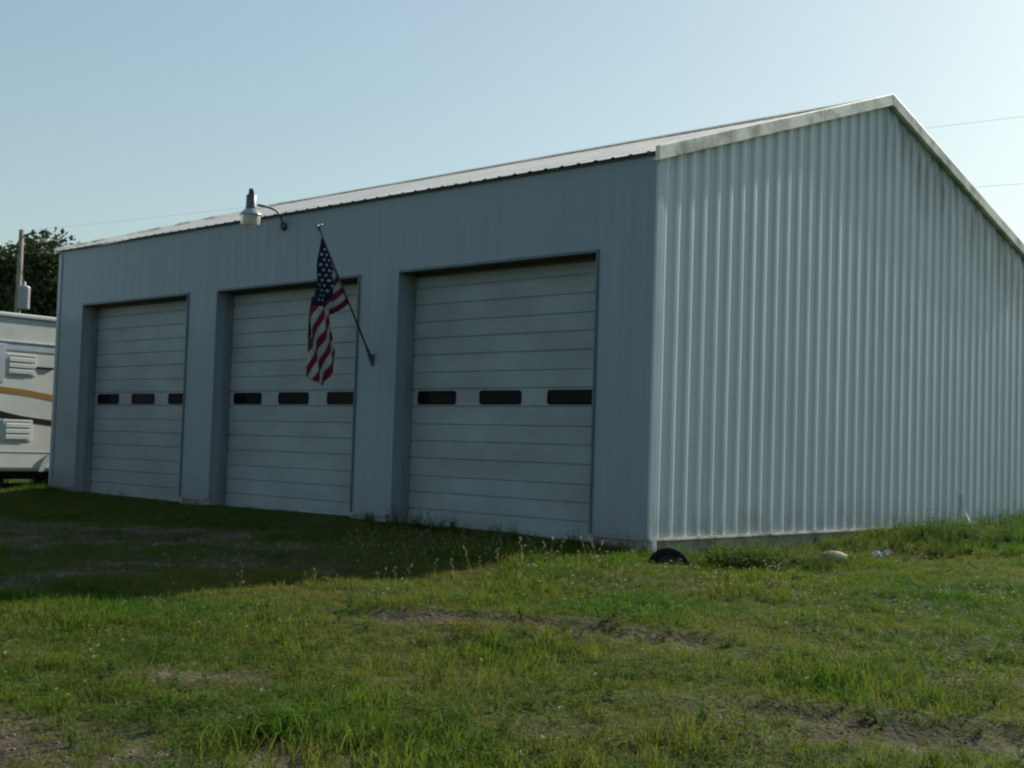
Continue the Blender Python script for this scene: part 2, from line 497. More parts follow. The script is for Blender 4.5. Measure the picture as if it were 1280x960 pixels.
# left and rear walls
u = 0.0
while u < WID - 1e-3:
    v = min(u + PW, WID)
    ribbed_panel('wall_panel', profile(u, v, 0.02, 0.09, 0.04), (-LEN, 0, 0), (0, 1, 0), (-1, 0, 0), lambda q: 0.0, lambda q: rake(q) - 0.03, M_steel_shaded, shed, (WID/2,))
    u = v
u = -LEN
while u < -1e-3:
    v = min(u + PW, 0)
    ribbed_panel('wall_panel', profile(u, v, 0.02, 0.09, 0.04), (0, WID, 0), (1, 0, 0), (0, 1, 0), lambda q: 0.0, lambda q: HE - 0.02, M_steel_shaded, shed)
    u = v
# roof sheets, ribs running up the slope, open at the eave
OV = 0.075
nrm = Vector((0, -SLOPE, 1)).normalized()
for side in (0, 1):
    u = -LEN - 0.05; n = 0
    while u < 0.05 - 1e-3:
        v = min(u + PW, 0.05)
        pr = profile(u, v, 0.012, 0.060, 0.030, off=-0.061)
        V = []; F = []
        for uu, h in pr:
            for yy in (-OV, WID/2):
                z = HE + 0.02 + SLOPE * yy + h + 0.0012 * (n % 2)
                y2 = yy if side == 0 else WID - yy
                V.append((uu, y2 - nrm.y * 0 , z))
        for i in range(len(pr) - 1):
            q = (2*i, 2*i+2, 2*i+3, 2*i+1)
            F.append(q if side == 0 else tuple(reversed(q)))
        meshobj('roof_panel', V, F, M_roof, shed)
        u = v; n += 1
# ridge cap
rz = HR + 0.02
mb = MB()
V = []; 
prof = [(-0.16, -0.16*SLOPE + 0.030), (-0.155, -0.155*SLOPE + 0.040), (0, 0.050), (0.155, -0.155*SLOPE + 0.040), (0.16, -0.16*SLOPE + 0.030)]
for xx in (-LEN - 0.07, 0.085):
    for dy, dz in prof: V.append((xx, WID/2 + dy, rz + dz))
F = [(i, i + 5, i + 6, i + 1) for i in range(4)]
bevel(meshobj('ridge_cap', V, F, M_roof, shed), 0.001)
# rake trim (front and rear halves of both gables)
for xs, sg in ((0.034, 1), (-LEN - 0.034, -1)):
    for half in (0, 1):
        ya, yb = (-OV - 0.01, WID/2 - 0.0015) if half == 0 else (WID + OV + 0.01, WID/2 + 0.0015)
        za = HE + 0.02 - SLOPE * (OV + 0.01); zb = HR + 0.02
        a_ = Vector((xs, ya, za - 0.10)); d_ = Vector((0, yb - ya, zb - za))
        w_ = Vector((sg * 0.055, 0, 0)); h_ = Vector((0, 0, 0.155 if sg > 0 else 0.10))
        if sg < 0: a_.z += 0.055
        o = MB().obox(a_, d_, w_, h_).build('rake_trim', M_fascia, shed); bevel(o, 0.008, 2)
        # return lip under the fascia, closing on the wall
        a2 = a_ + Vector((-sg * 0.030, 0, 0.012)); 
        MB().obox(a2, d_, Vector((sg * 0.029, 0, 0)), Vector((0, 0, 0.02))).build('rake_soffit', M_fascia, shed)
# corner trims
for cxx, cyy in ((0, 0), (-LEN, 0)):
    sg = 1 if cxx == 0 else -1
    mb = MB()
    mb.box(min(cxx + sg*0.031, cxx - sg*0.0), max(cxx + sg*0.031, cxx - sg*0.0), cyy - 0.018, cyy + 0.085, -0.012, HE - 0.05)
    o = mb.build('corner_trim', M_steel_lit, shed); bevel(o, 0.006, 2)
    mb = MB(); mb.box(min(cxx, cxx - sg*0.075), max(cxx, cxx - sg*0.075), cyy - 0.0175, cyy - 0.001, -0.010, HE - 0.06)
    bevel(mb.build('corner_trim', M_steel_shaded, shed), 0.005, 2)
# eave trim under the roof sheets
bevel(MB().box(-LEN - 0.03, 0.028, -0.026, -0.002, HE - 0.026, HE - 0.006).build('eave_trim', M_darktrim, shed), 0.004)
# foundation
bevel(MB().box(-LEN - 0.01, 0.012, 0.40, WID - 0.01, -0.75, -0.002).build('foundation', M_concrete, shed), 0.01, 2)
edges = [-LEN - 0.01] + [v for d in DOORS for v in (d[0] - 0.061, d[1] + 0.061)] + [0.012]
for q in range(0, 8, 2):
    bevel(MB().box(edges[q], edges[q+1], 0.012, 0.399, -0.75, -0.002).build('foundation', M_concrete, shed), 0.01, 2)
    MB().box(edges[q] + 0.02, edges[q+1] + (0.024 if q == 6 else -0.02), -0.016, 0.011, -0.03, -0.004).build('base_trim', M_steel_shaded, shed)
for dl, dr in DOORS:
    bevel(MB().box(dl - 0.06, dr + 0.06, 0.05, 0.399, -0.75, -0.150).build('door_sill', M_concrete, shed), 0.01, 2)
MB().box(0.013, 0.036, 0.012, WID, -0.03, -0.004).build('base_trim', M_fascia, shed)
# light-tight interior backing
mb = MB()
mb.box(-LEN + 0.15, -0.15, 1.2, 1.25, 0, HE - 0.1)
mb.box(-LEN + 0.15, -0.15, 0.02, 1.25, HE - 0.16, HE - 0.1)
mb.build('interior_partition', M_dark, shed)

def rrect(x0, x1, z0, z1, r_, n=4):
    pts = []
    for cxx, czz, a0 in ((x1 - r_, z1 - r_, 0), (x0 + r_, z1 - r_, 90), (x0 + r_, z0 + r_, 180), (x1 - r_, z0 + r_, 270)):
        for k in range(n + 1):
            t = R(a0 + 90 * k / n); pts.append((cxx + r_ * math.cos(t), czz + r_ * math.sin(t)))
    return pts

def door_section_mesh(x0, x1, z0, z1, yf):
    """front profile with two pressed grooves; yf = front plane"""
    h = z1 - z0; g = 0.014; gw = 0.024
    prof = [(z0 + 0.0015, yf + 0.006), (z0 + 0.006, yf)]
    for f in (1/3, 2/3):
        zc = z0 + h * f
        prof += [(zc - gw/2 - 0.004, yf), (zc - gw/2 + 0.006, yf + g), (zc + gw/2 - 0.006, yf + g), (zc + gw/2 + 0.004, yf)]
    prof += [(z1 - 0.006, yf), (z1 - 0.0015, yf + 0.006), (z1 - 0.0015, yf + 0.045), (z0 + 0.0015, yf + 0.045)]
    n = len(prof); V = []
    for x in (x0, x1):
        for z, y in prof: V.append((x, y, z))
    F = [(i, n + i, n + (i + 1) % n, (i + 1) % n) for i in range(n)]
    F.append(tuple(range(n))); F.append(tuple(reversed(range(n, 2*n))))
    return V, F

SECZ = [-0.125, 0.493, 1.128, 1.762, 2.388, 3.012]
WINX = [0.118, 1.197, 2.276]
YD = 0.27
for di, (dl, dr) in enumerate(DOORS):
    # the lining of the opening
    mb = MB(); mb.box(dl - 0.06, dl - 0.002, 0.002, 0.15, -0.14, ZT + 0.0); o = mb.build('door_jamb', M_steel_shaded, shed); bevel(o, 0.003)
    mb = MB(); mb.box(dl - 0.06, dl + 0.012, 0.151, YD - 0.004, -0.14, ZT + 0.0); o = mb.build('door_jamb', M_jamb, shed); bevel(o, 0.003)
    mb = MB(); mb.box(dr + 0.002, dr + 0.06, 0.002, 0.15, -0.14, ZT + 0.0); o = mb.build('door_jamb', M_steel_shaded, shed); bevel(o, 0.003)
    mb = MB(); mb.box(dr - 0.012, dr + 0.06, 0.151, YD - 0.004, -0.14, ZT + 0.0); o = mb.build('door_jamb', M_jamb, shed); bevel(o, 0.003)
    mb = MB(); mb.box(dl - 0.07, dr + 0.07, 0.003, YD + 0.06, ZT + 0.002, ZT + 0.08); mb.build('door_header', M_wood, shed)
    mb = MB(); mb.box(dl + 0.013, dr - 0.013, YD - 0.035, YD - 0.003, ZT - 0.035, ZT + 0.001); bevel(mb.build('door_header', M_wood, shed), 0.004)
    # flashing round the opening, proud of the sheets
    mb = MB(); mb.box(dl - 0.045, dl + 0.003, -0.022, -0.0005, 0.0, ZT + 0.03); bevel(mb.build('opening_trim', M_steel_shaded, shed), 0.004)
    mb = MB(); mb.box(dr - 0.003, dr + 0.024, -0.024, -0.0005, 0.0, ZT + 0.03); bevel(mb.build('opening_trim', M_darktrim, shed), 0.004)
    mb = MB(); mb.box(dl + 0.004, dr - 0.004, -0.022, -0.0005, ZT - 0.004, ZT + 0.028); bevel(mb.build('opening_trim', M_darktrim, shed), 0.003)
    # overhead door: backing frame (part) > sections, windows (sub-parts)
    mb = MB(); mb.box(dl - 0.02, dr + 0.02, YD + 0.048, YD + 0.075, -0.12, 3.02)
    gd = mb.build('garage_door', M_dark, shed)
    for k in range(5):
        V, F = door_section_mesh(dl + 0.006, dr - 0.006, SECZ[k], SECZ[k+1], YD + 0.0006 * (k % 2))
        sec = meshobj('door_section', V, F, M_door, gd)
    MB().box(dl + 0.01, dr - 0.01, YD + 0.006, YD + 0.04, SECZ[0] - 0.03, SECZ[0] + 0.003).build('bottom_seal', M_rubber, gd)
    for wx in WINX:
        x0, x1 = dl + wx, dl + wx + 0.675
        z0, z1 = 1.368, 1.534
        out = rrect(x0, x1, z0, z1, 0.040); inn = rrect(x0 + 0.016, x1 - 0.016, z0 + 0.014, z1 - 0.014, 0.028)
        n = len(out); V = []
        for pts, y in ((out, YD + 0.001), (out, YD - 0.010), (inn, YD - 0.010), (inn, YD - 0.001)):
            V += [(px, y, pz) for px, pz in pts]
        F = [(i + j*n, i + (j+1)*n, (i+1) % n + (j+1)*n, (i+1) % n + j*n) for j in range(3) for i in range(n)]
        meshobj('window_frame', V, F, M_rubber, gd)
        V = [(px, YD - 0.003, pz) for px, pz in inn]
        meshobj('window_pane', V, [tuple(range(n))], M_glass, gd)

# ------------------------------------------------------------------ yard light on the front wall
lp = Vector((-6.355, 0, 3.79))
bl = empty('yard_light', lp)
tag(bl, 'grey yard light with a clear bowl on a curved arm under the eave', 'lamp')
mb = MB(); mb.lathe([(0, 0.05), (0.045, 0.05), (0.058, 0.035), (0.06, 0.014)], (0, 0, 0), (0, -1, 0), 14); mb.build('wall_mount', M_iron, bl, True)
arm = [(0, -0.045, 0.0), (0, -0.052, 0.05), (0, -0.07, 0.11), (0, -0.11, 0.165), (0, -0.17, 0.20), (0, -0.25, 0.218), (0, -0.35, 0.222), (0, -0.46, 0.222)]
MB().tube(arm, 0.016, 10).build('arm', M_iron, bl, True)
LO = (0, -0.565, 0.0)
hs = MB().lathe([(0, 0.345), (0.055, 0.345), (0.066, 0.335), (0.068, 0.18), (0.072, 0.155), (0.05, 0.15)], LO, (0, 0, 1), 22).build('housing', M_lamp, bl, True)
MB().lathe([(0, 0.425), (0.03, 0.425), (0.037, 0.415), (0.037, 0.346), (0.0, 0.344)], LO, (0, 0, 1), 16).build('photocell', M_iron, hs, True)
MB().lathe([(0.06, 0.165), (0.085, 0.145), (0.118, 0.105), (0.142, 0.085), (0.146, 0.070), (0.140, 0.062), (0.11, 0.066)], LO, (0, 0, 1), 28).build('reflector', M_galv, bl, True)
MB().lathe([(0.134, 0.062), (0.132, 0.03), (0.127, -0.02), (0.122, -0.06), (0.116, -0.078), (0.112, -0.076), (0.118, -0.04), (0.124, 0.02), (0.126, 0.058)], LO, (0, 0, 1), 28).build('lens_bowl', M_lens, bl, True)
MB().lathe([(0, -0.02), (0.03, -0.015), (0.042, 0.02), (0.03, 0.055), (0.02, 0.10)], LO, (0, 0, 1), 14).build('bulb', M_plastic, bl, True)

# ------------------------------------------------------------------ flag pole and flag
PB = Vector((-4.398, -0.02, 1.915))
pd = Vector((0, -0.508, 0.861)).normalized()
fp = empty('flagpole', PB)
tag(fp, 'thin black flagpole slanting out from a bracket between the second and third doors', 'flagpole')
mb = MB(); mb.box(-0.028, 0.028, -0.0, 0.02, -0.075, 0.075); mb.tube([Vector((0, 0, -0.02)), pd * 0.17], [0.024, 0.019], 10)
bevel(mb.build('bracket', M_iron, fp), 0.003)
MB().tube([pd * 0.05, pd * 1.76], [0.0125, 0.010], 8).build('pole', M_iron, fp, True)
# eagle-shaped finial: body and two raised wings
top = pd * 1.76
mb = MB()
mb.lathe([(0, -0.01), (0.016, 0.0), (0.02, 0.02), (0.012, 0.035), (0.02, 0.05), (0.014, 0.075), (0.0, 0.085)], top, pd, 10)
for sg in (-1, 1):
    w0 = top + pd * 0.045; 
    tip_ = top + Vector((0.03 * sg, -0.085 * sg, 0.075 if sg < 0 else 0.045))
    mid_ = (w0 + tip_) / 2 + Vector((0, 0, 0.012 * (1 if sg < 0 else -0.6)))
    mb.tube([w0, mid_, tip_], [0.014, 0.016, 0.004], 6)
mb.build('finial', M_iron, fp, True)

def flag_mat():
    m = bpy.data.materials.new('flag_cloth'); m.use_nodes = True
    N = m.node_tree.nodes; L = m.node_tree.links
    b = N['Principled BSDF']; b.inputs['Roughness'].default_value = 0.8; b.inputs['Specular IOR Level'].default_value = 0.15
    uv = N.new('ShaderNodeUVMap'); uv.uv_map = 'UVMap'
    sx = N.new('ShaderNodeSeparateXYZ'); L.new(uv.outputs['UV'], sx.inputs[0])
    def mth(op, a, b_=None, c=None):
        n = N.new('ShaderNodeMath'); n.operation = op
        for i, v in enumerate((a, b_, c)):
            if v is None: continue
            if isinstance(v, (int, float)): n.inputs[i].default_value = v
            else: L.new(v, n.inputs[i])
        return n.outputs[0]
    s, t = sx.outputs['X'], sx.outputs['Y']     # s: stripe number 0..13, t>0: canton coordinates flag
    par = mth('MODULO', mth('FLOOR', s), 2.0)
    mx = N.new('ShaderNodeMix'); mx.data_type = 'RGBA'; L.new(par, mx.inputs['Factor'])
    mx.inputs[6].default_value = (0.17, 0.014, 0.034, 1); mx.inputs[7].default_value = (0.36, 0.39, 0.39, 1)
    L.new(mx.outputs[2], b.inputs['Base Color'])
    return m
def cloth(name, col):
    return mat(name, col, 0.85, 0.12, var=0.06, vscale=6)
M_flag = flag_mat()
M_canton = cloth('flag_blue', (0.012, 0.020, 0.048))
M_star = cloth('flag_star_white', (0.42, 0.45, 0.46))

# cloth shape in the plane of the pole (y, z), folds pushed along x
FX = -4.40
flag = empty('flag', (FX, -0.878, 3.341))
tag(flag, 'Stars and Stripes hanging limp in folds from the slanting flagpole', 'flag')
FO = Vector((FX, -0.878, 3.341))
zL = [3.341, 2.98, 2.75, 2.50, 2.38, 2.20, 1.97, 1.80, 1.64, 1.55]
yL = [-0.884, -0.925, -0.948, -0.970, -0.985, -1.000, -1.010, -1.012, -1.005, -0.80]
yR = [-0.872, -0.655, -0.690, -0.720, -0.705, -0.640, -0.590, -0.610, -0.690, -0.765]
def fold(y, z, ph=0.0):
    k = min(1.0, max(0.0, (3.34 - z) / 0.6))
    return k * (0.032 * math.sin((y + 0.28 * z) * 27 + ph) + 0.012 * math.sin(y * 61 + z * 3))
NU, NV = 22, 60
V = []; UV = []; F = []; FM = []
def stripe_of(y, z):
    # lines run down and out: stripe number grows towards the lower right
    q = (y + 1.0) / 0.0745 + (z - 2.45) * (-6.1)
    return 6.0 + (q) * 1.0
for j in range(NV + 1):
    z = 3.341 + (1.55 - 3.341) * j / NV
    a_, b_ = np.interp(-z, [-v for v in zL], yL), np.interp(-z, [-v for v in zL], yR)
    for i in range(NU + 1):
        w = i / NU
        y = a_ + (b_ - a_) * w
        zz = z
        V.append((fold(y, zz) + 0.0, y - FO.y, zz - FO.z))
        UV.append((stripe_of(y, z), 0))
for j in range(NV):
    for i in range(NU):
        q = j * (NU + 1) + i
        F.append((q, q + 1, q + NU + 2, q + NU + 1))
# canton: the same sheet's upper part
def in_canton(f):
    zc = sum(V[i][2] for i in f) / 4 + FO.z; yc = sum(V[i][1] for i in f) / 4 + FO.y
    return zc > 2.50 + max(0, (yc + 0.83)) * 1.1
Fs = [f for f in F if not in_canton(f)]; Fc = [f for f in F if in_canton(f)]
def compact(Fx):
    used = sorted({i for f in Fx for i in f}); mp = {k: i for i, k in enumerate(used)}
    return [V[i] for i in used], [tuple(mp[i] for i in f) for f in Fx], [UV[i] for i in used]
v_, f_, uv_ = compact(Fs)
stripes = meshobj('striped_field', v_, f_, M_flag, flag, True, uv_)
v_, f_, uv_ = compact(Fc)
canton = meshobj('canton', v_, f_, M_canton, flag, True)
for o in (stripes, canton):
    sm = o.modifiers.new('thick', 'SOLIDIFY'); sm.thickness = 0.006; sm.offset = 0
# stars, printed on both faces of the canton: real five-pointed patches
ns = 0
row = 0; z = 3.20
sv, sf = [], []
while z > 2.53:
    a_, b_ = np.interp(-z, [-v for v in zL], yL), np.interp(-z, [-v for v in zL], yR)
    y = -0.985 + (0.0375 if row % 2 else 0.0)
    while y < -0.6:
        if a_ + 0.022 < y < b_ - 0.022 and z > 2.535 + max(0, (y + 0.83)) * 1.1:
            for sgn in (1, -1):
                base = len(sv)
                for k in range(10):
                    t = math.pi / 2 + k * math.pi / 5; rr = 0.024 if k % 2 == 0 else 0.0105
                    py, pz = y + rr * math.cos(t), z + rr * math.sin(t)
                    sv.append((fold(py, pz) + sgn * 0.006, py - FO.y, pz - FO.z))
                sf.append(tuple(range(base, base + 10)) if sgn > 0 else tuple(reversed(range(base, base + 10))))
        y += 0.075
    row += 1; z -= 0.062
stars = meshobj('star', sv, sf, M_star, canton)
stars['kind'] = 'stuff'
# the lower hoist: six stripes held out along the pole, falling in behind the front fold
P0, P1 = Vector((0, -0.650, 2.978)), Vector((0, -0.400, 2.590))     # on the pole
Q0, Q1 = Vector((0, -0.745, 2.86)), Vector((0, -0.735, 2.39))
V2 = []; UV2 = []; F2 = []
na, nb = 18, 14
for j in range(na + 1):
    s_ = j / na
    A = P0.lerp(P1, s_); B = Q0.lerp(Q1, s_)
    for i in range(nb + 1):
        w = i / nb
        p = A.lerp(B, w)
        sag = -0.02 * math.sin(math.pi * w)
        V2.append((-0.012 + 0.03 * math.sin(s_ * 9 + w * 2.5) * w - 0.035 * w, p.y - FO.y, p.z - FO.z + sag))
        UV2.append((7 + 6 * s_ - 0.0001, 0))
for j in range(na):
    for i in range(nb):
        q = j * (nb + 1) + i
        F2.append((q, q + 1, q + nb + 2, q + nb + 1))
hoist = meshobj('hoist_stripes', V2, F2, M_flag, flag, True, UV2)
hoist.modifiers.new('thick', 'SOLIDIFY').thickness = 0.005
# back fold: cloth that has turned behind the front fold
V3 = []; UV3 = []; F3 = []
for j in range(25):
    z = 2.62 + (1.72 - 2.62) * j / 24
    a_, b_ = np.interp(-z, [-v for v in zL], yL), np.interp(-z, [-v for v in zL], yR)
    for i in range(9):
        w = i / 8
        y = a_ + 0.01 + (b_ - a_ - 0.03) * w
        V3.append((-0.10 + 0.025 * math.sin(y * 31 + z * 4) + 0.05 * (2*w-1)**2, y - FO.y, z - FO.z))
        UV3.append((12.5 - (y + 1.0) / 0.075 + (z - 2.45) * 5 + 20, 0))
for j in range(24):
    for i in range(8):
        q = j * 9 + i; F3.append((q, q + 1, q + 10, q + 9))
bf = meshobj('back_fold', V3, F3, M_flag, flag, True, UV3)
bf.modifiers.new('thick', 'SOLIDIFY').thickness = 0.005

# ------------------------------------------------------------------ camper at the far left
RA = R(-7.0)
re_ = Vector((math.sin(RA), math.cos(RA), 0))     # towards its rear (right in the picture)
rn = Vector((math.cos(RA), -math.sin(RA), 0))     # out of its visible side
RO = Vector((-13.55, 0.72, 0))
rv = empty('camper', RO)
tag(rv, 'white camper trailer with tan stripe and louvred vents standing beyond the end of the shed', 'camper')
def rvbox(s0, s1, d0, d1, z0, z1):
    """s along side, d outwards from side plane"""
    return MB().obox(re_ * s0 + rn * d0 + Vector((0, 0, z0)), re_ * (s1 - s0), rn * (d1 - d0), Vector((0, 0, z1 - z0)))
RL, RR = -5.6, 2.4
bevel(rvbox(RL, RR, -2.45, 0, 0.185, 2.84).build('body', M_rv, rv), 0.07, 3)
# sloping roof edge
a_ = re_ * RL + rn * (-2.44) + Vector((0, 0, 2.96)); 
bevel(rvbox(RL - 0.01, RR + 0.01, -2.40, 0.035, 2.822, 2.90).build('roof_rail', M_rvvent, rv), 0.02, 2)
bevel(rvbox(RL - 0.01, RR + 0.01, 0.003, 0.022, 2.395, 2.42).build('belt_trim', M_rvblue, rv), 0.004)
bevel(rvbox(RL, RR, 0.001, 0.010, 2.26, 2.395).build('recess_band', M_rvblue, rv), 0.003)
bevel(rvbox(-1.72, -1.285, 0.002, 0.022, 1.70, 2.36).build('hatch_frame', M_rvblue, rv), 0.006)
def vent(s0, s1, z0, z1):
    v = bevel(rvbox(s0, s1, 0.002, 0.014, z0, z1).build('vent', M_rvvent, rv), 0.006)
    n = 3
    for k in range(n):
        z = z0 + (z1 - z0) * (0.13 + 0.27 * k)
        V = []
        p0 = re_ * (s0 + 0.05) + rn * 0.0145; a = re_ * (s1 - s0 - 0.10)
        mb = MB().obox(p0 + Vector((0, 0, z)), a, rn * 0.014 + Vector((0, 0, -0.012)), Vector((0, 0, 0.062)))
        mb.build('louver', M_rvvent, v)
        mb = MB().obox(p0 - rn * 0.0005 + Vector((0, 0, z + 0.062)), a, rn * 0.004, Vector((0, 0, 0.028)))
        mb.build('vent_slot', M_slot, v)
vent(-1.255, -0.675, 1.835, 2.205)
vent(-1.26, -0.70, 0.71, 1.075)
def rvstrip(name, pts_hi, pts_lo, mt, d=0.004):
    V = []; F = []
    n = len(pts_hi)
    for dd in (0.001, d):
        for (s_, z_) in pts_hi: V.append(re_ * s_ + rn * dd + Vector((0, 0, z_)))
        for (s_, z_) in pts_lo: V.append(re_ * s_ + rn * dd + Vector((0, 0, z_)))
    m2 = 2 * n
    for i in range(n - 1):
        F.append((m2 + n + i, m2 + n + i + 1, m2 + i + 1, m2 + i))
        F.append((m2 + i, m2 + i + 1, i + 1, i)); F.append((n + i, n + i + 1, m2 + n + i + 1, m2 + n + i))
    return meshobj(name, V, F, mt, rv)
ss = [RL + 0.2, -4.4, -3, -2.0, -1.43, -0.9, -0.44, 0.4]
hi = [1.40, 1.50, 1.60, 1.64, 1.634, 1.60, 1.547, 1.43]
rvstrip('tan_stripe', list(zip(ss, hi)), [(s_, h - 0.105) for s_, h in zip(ss, hi)], M_tan)
ss = [-1.45, -1.36, -1.2, -0.9, -0.42, 0.3]
rvstrip('dark_stripe', list(zip(ss, [1.25, 1.225, 1.19, 1.14, 1.096, 1.05])), list(zip(ss, [1.10, 1.10, 1.08, 1.04, 0.997, 0.94])), M_rvdark)
# round maroon decal at the frame edge
V = []; nn = 24
for dd in (0.0012, 0.006):
    for k in range(nn):
        t = 2 * math.pi * k / nn
        V.append(re_ * (-1.66 + 0.34 * math.cos(t)) + rn * dd + Vector((0, 0, 0.98 + 0.34 * math.sin(t))))
F = [tuple(range(nn, 2*nn))] + [(k, (k+1) % nn, nn + (k+1) % nn, nn + k) for k in range(nn)]
meshobj('round_decal', V, F, M_rvred, rv)
bevel(rvbox(-0.67, -0.34, 0.002, 0.03, 1.975, 2.01).build('grab_handle', M_rvdark, rv), 0.006)
rvbox(RL, RR, 0.001, 0.007, 0.515, 0.53).build('skirt_seam', M_rvblue, rv)
for s_ in (-4.9, -3.5, 1.2):
    f = bevel(rvbox(s_ - 0.45, s_ + 0.45, 0.002, 0.02, 1.75, 2.35).build('window', M_rvdark, rv), 0.01)
bevel(rvbox(-2.6, -1.95, 0.002, 0.02, 0.55, 2.4).build('door', M_rvvent, rv), 0.01)
wl = []
for s_ in (-0.10, 0.75):
    o = re_ * s_ + rn * (-0.30) + Vector((0, 0, 0.18))
    w = MB().lathe([(0.2, 0.11), (0.28, 0.115), (0.335, 0.10), (0.345, 0.05), (0.345, -0.05), (0.335, -0.10), (0.2, -0.115)], o, rn, 28).build('wheel', M_rubber, rv, True)
    MB().lathe([(0, 0.07), (0.07, 0.07), (0.09, 0.05), (0.17, 0.05), (0.195, 0.09), (0.2, 0.105)], o, rn, 24).build('rim', M_galv, w, True)
# wheel well arch trim
V = []; F = []
for k in range(13):
    t = math.pi * k / 12
    for rr in (0.36, 0.45):
        V.append(re_ * (-0.10 - rr * math.cos(t)) + rn * 0.012 + Vector((0, 0, max(0.19, 0.12 + rr * math.sin(t)))))
F = [(2*k, 2*k+1, 2*k+3, 2*k+2) for k in range(12)]
ar = meshobj('wheel_arch', V, F, M_rvblue, rv); ar.modifiers.new('t', 'SOLIDIFY').thickness = 0.02
rvbox(RL + 0.3, RR - 0.1, -2.3, -0.12, 0.05, 0.185).build('chassis', M_rvdark, rv)
for s_ in (-1.0, -5.2):
    rvbox(s_ - 0.04, s_ + 0.04, -0.45, -0.37, -0.2, 0.05).build('stabiliser_jack', M_iron, rv)

# ------------------------------------------------------------------ utility pole, wires
up = empty('utility_pole', (-40.1, 12.25, float(gz(-40.1, 12.25)) - 0.3))
tag(up, 'weathered wooden utility pole with a grey transformer above the camper', 'utility pole')
ub = up.location.z
MB().tube([(0, 0, 0), (0.05, 0, 4), (0.10, 0, 8.62 - ub)], [0.145, 0.125, 0.095], 12).build('pole_shaft', M_pole, up, True)
tr = MB().lathe([(0, 0.0), (0.2, 0.0), (0.22, 0.03), (0.22, 0.80), (0.23, 0.82), (0.2, 0.88), (0.06, 0.92), (0.05, 1.06), (0, 1.07)], (0.34, 0.10, 5.55 - ub), (0, 0, 1), 18).build('transformer', M_can, up, True)
MB().box(0.06, 0.2, -0.03, 0.12, 5.75 - ub, 5.83 - ub).build('mounting_bracket', M_iron, up)
MB().box(0.06, 0.2, -0.03, 0.12, 6.2 - ub, 6.28 - ub).build('mounting_bracket', M_iron, up)
MB().tube([(0.1, 0, 8.35 - ub), (0.42, 0.30, 8.52 - ub)], 0.045, 6).build('insulator_arm', M_iron, up)
MB().lathe([(0, 0), (0.05, 0.0), (0.07, 0.05), (0.04, 0.09), (0.06, 0.13), (0, 0.16)], (0.42, 0.30, 8.50 - ub), (0, 0, 1), 10).build('insulator', M_iron, up, True)
MB().tube([(0.12, -0.12, 8.0 - ub), (0.2, -0.10, 7.5 - ub), (0.30, 0.08, 6.6 - ub)], 0.014, 5).build('drop_wire', M_iron, up)
def wire(name, a, b, sag, label, rad=0.0032):
    a, b = Vector(a), Vector(b)
    pts = [a.lerp(b, k / 40) - Vector((0, 0, sag * 4 * (k/40) * (1 - k/40))) for k in range(41)]
    o = MB().tube(pts, rad, 5).build(name, M_wire)
    return tag(o, label, 'wire')
def px_ray(x, y):
    return fw + cx * ((x - 640) / foc) - cy * ((y - 480) / foc)
A1 = CAM + px_ray(1280, 148) * 27.6
A2 = CAM + px_ray(1280, 232) * 27.6
T1 = Vector((-39.68, 12.55, 8.62)); T2 = Vector((-40.0, 12.27, 7.7))
def extend(T, A, k): return T + (A - T) * k
wire('power_line', T1, extend(T1, A1, 1.9) + Vector((0, 0, 0.5)), 0.22, 'upper thin power line rising from the pole top past the roof peak')
wire('power_line', T2, extend(T2, A2, 1.9) + Vector((0, 0, 0.5)), 0.22, 'lower thin power line leaving the roof slope at the right')

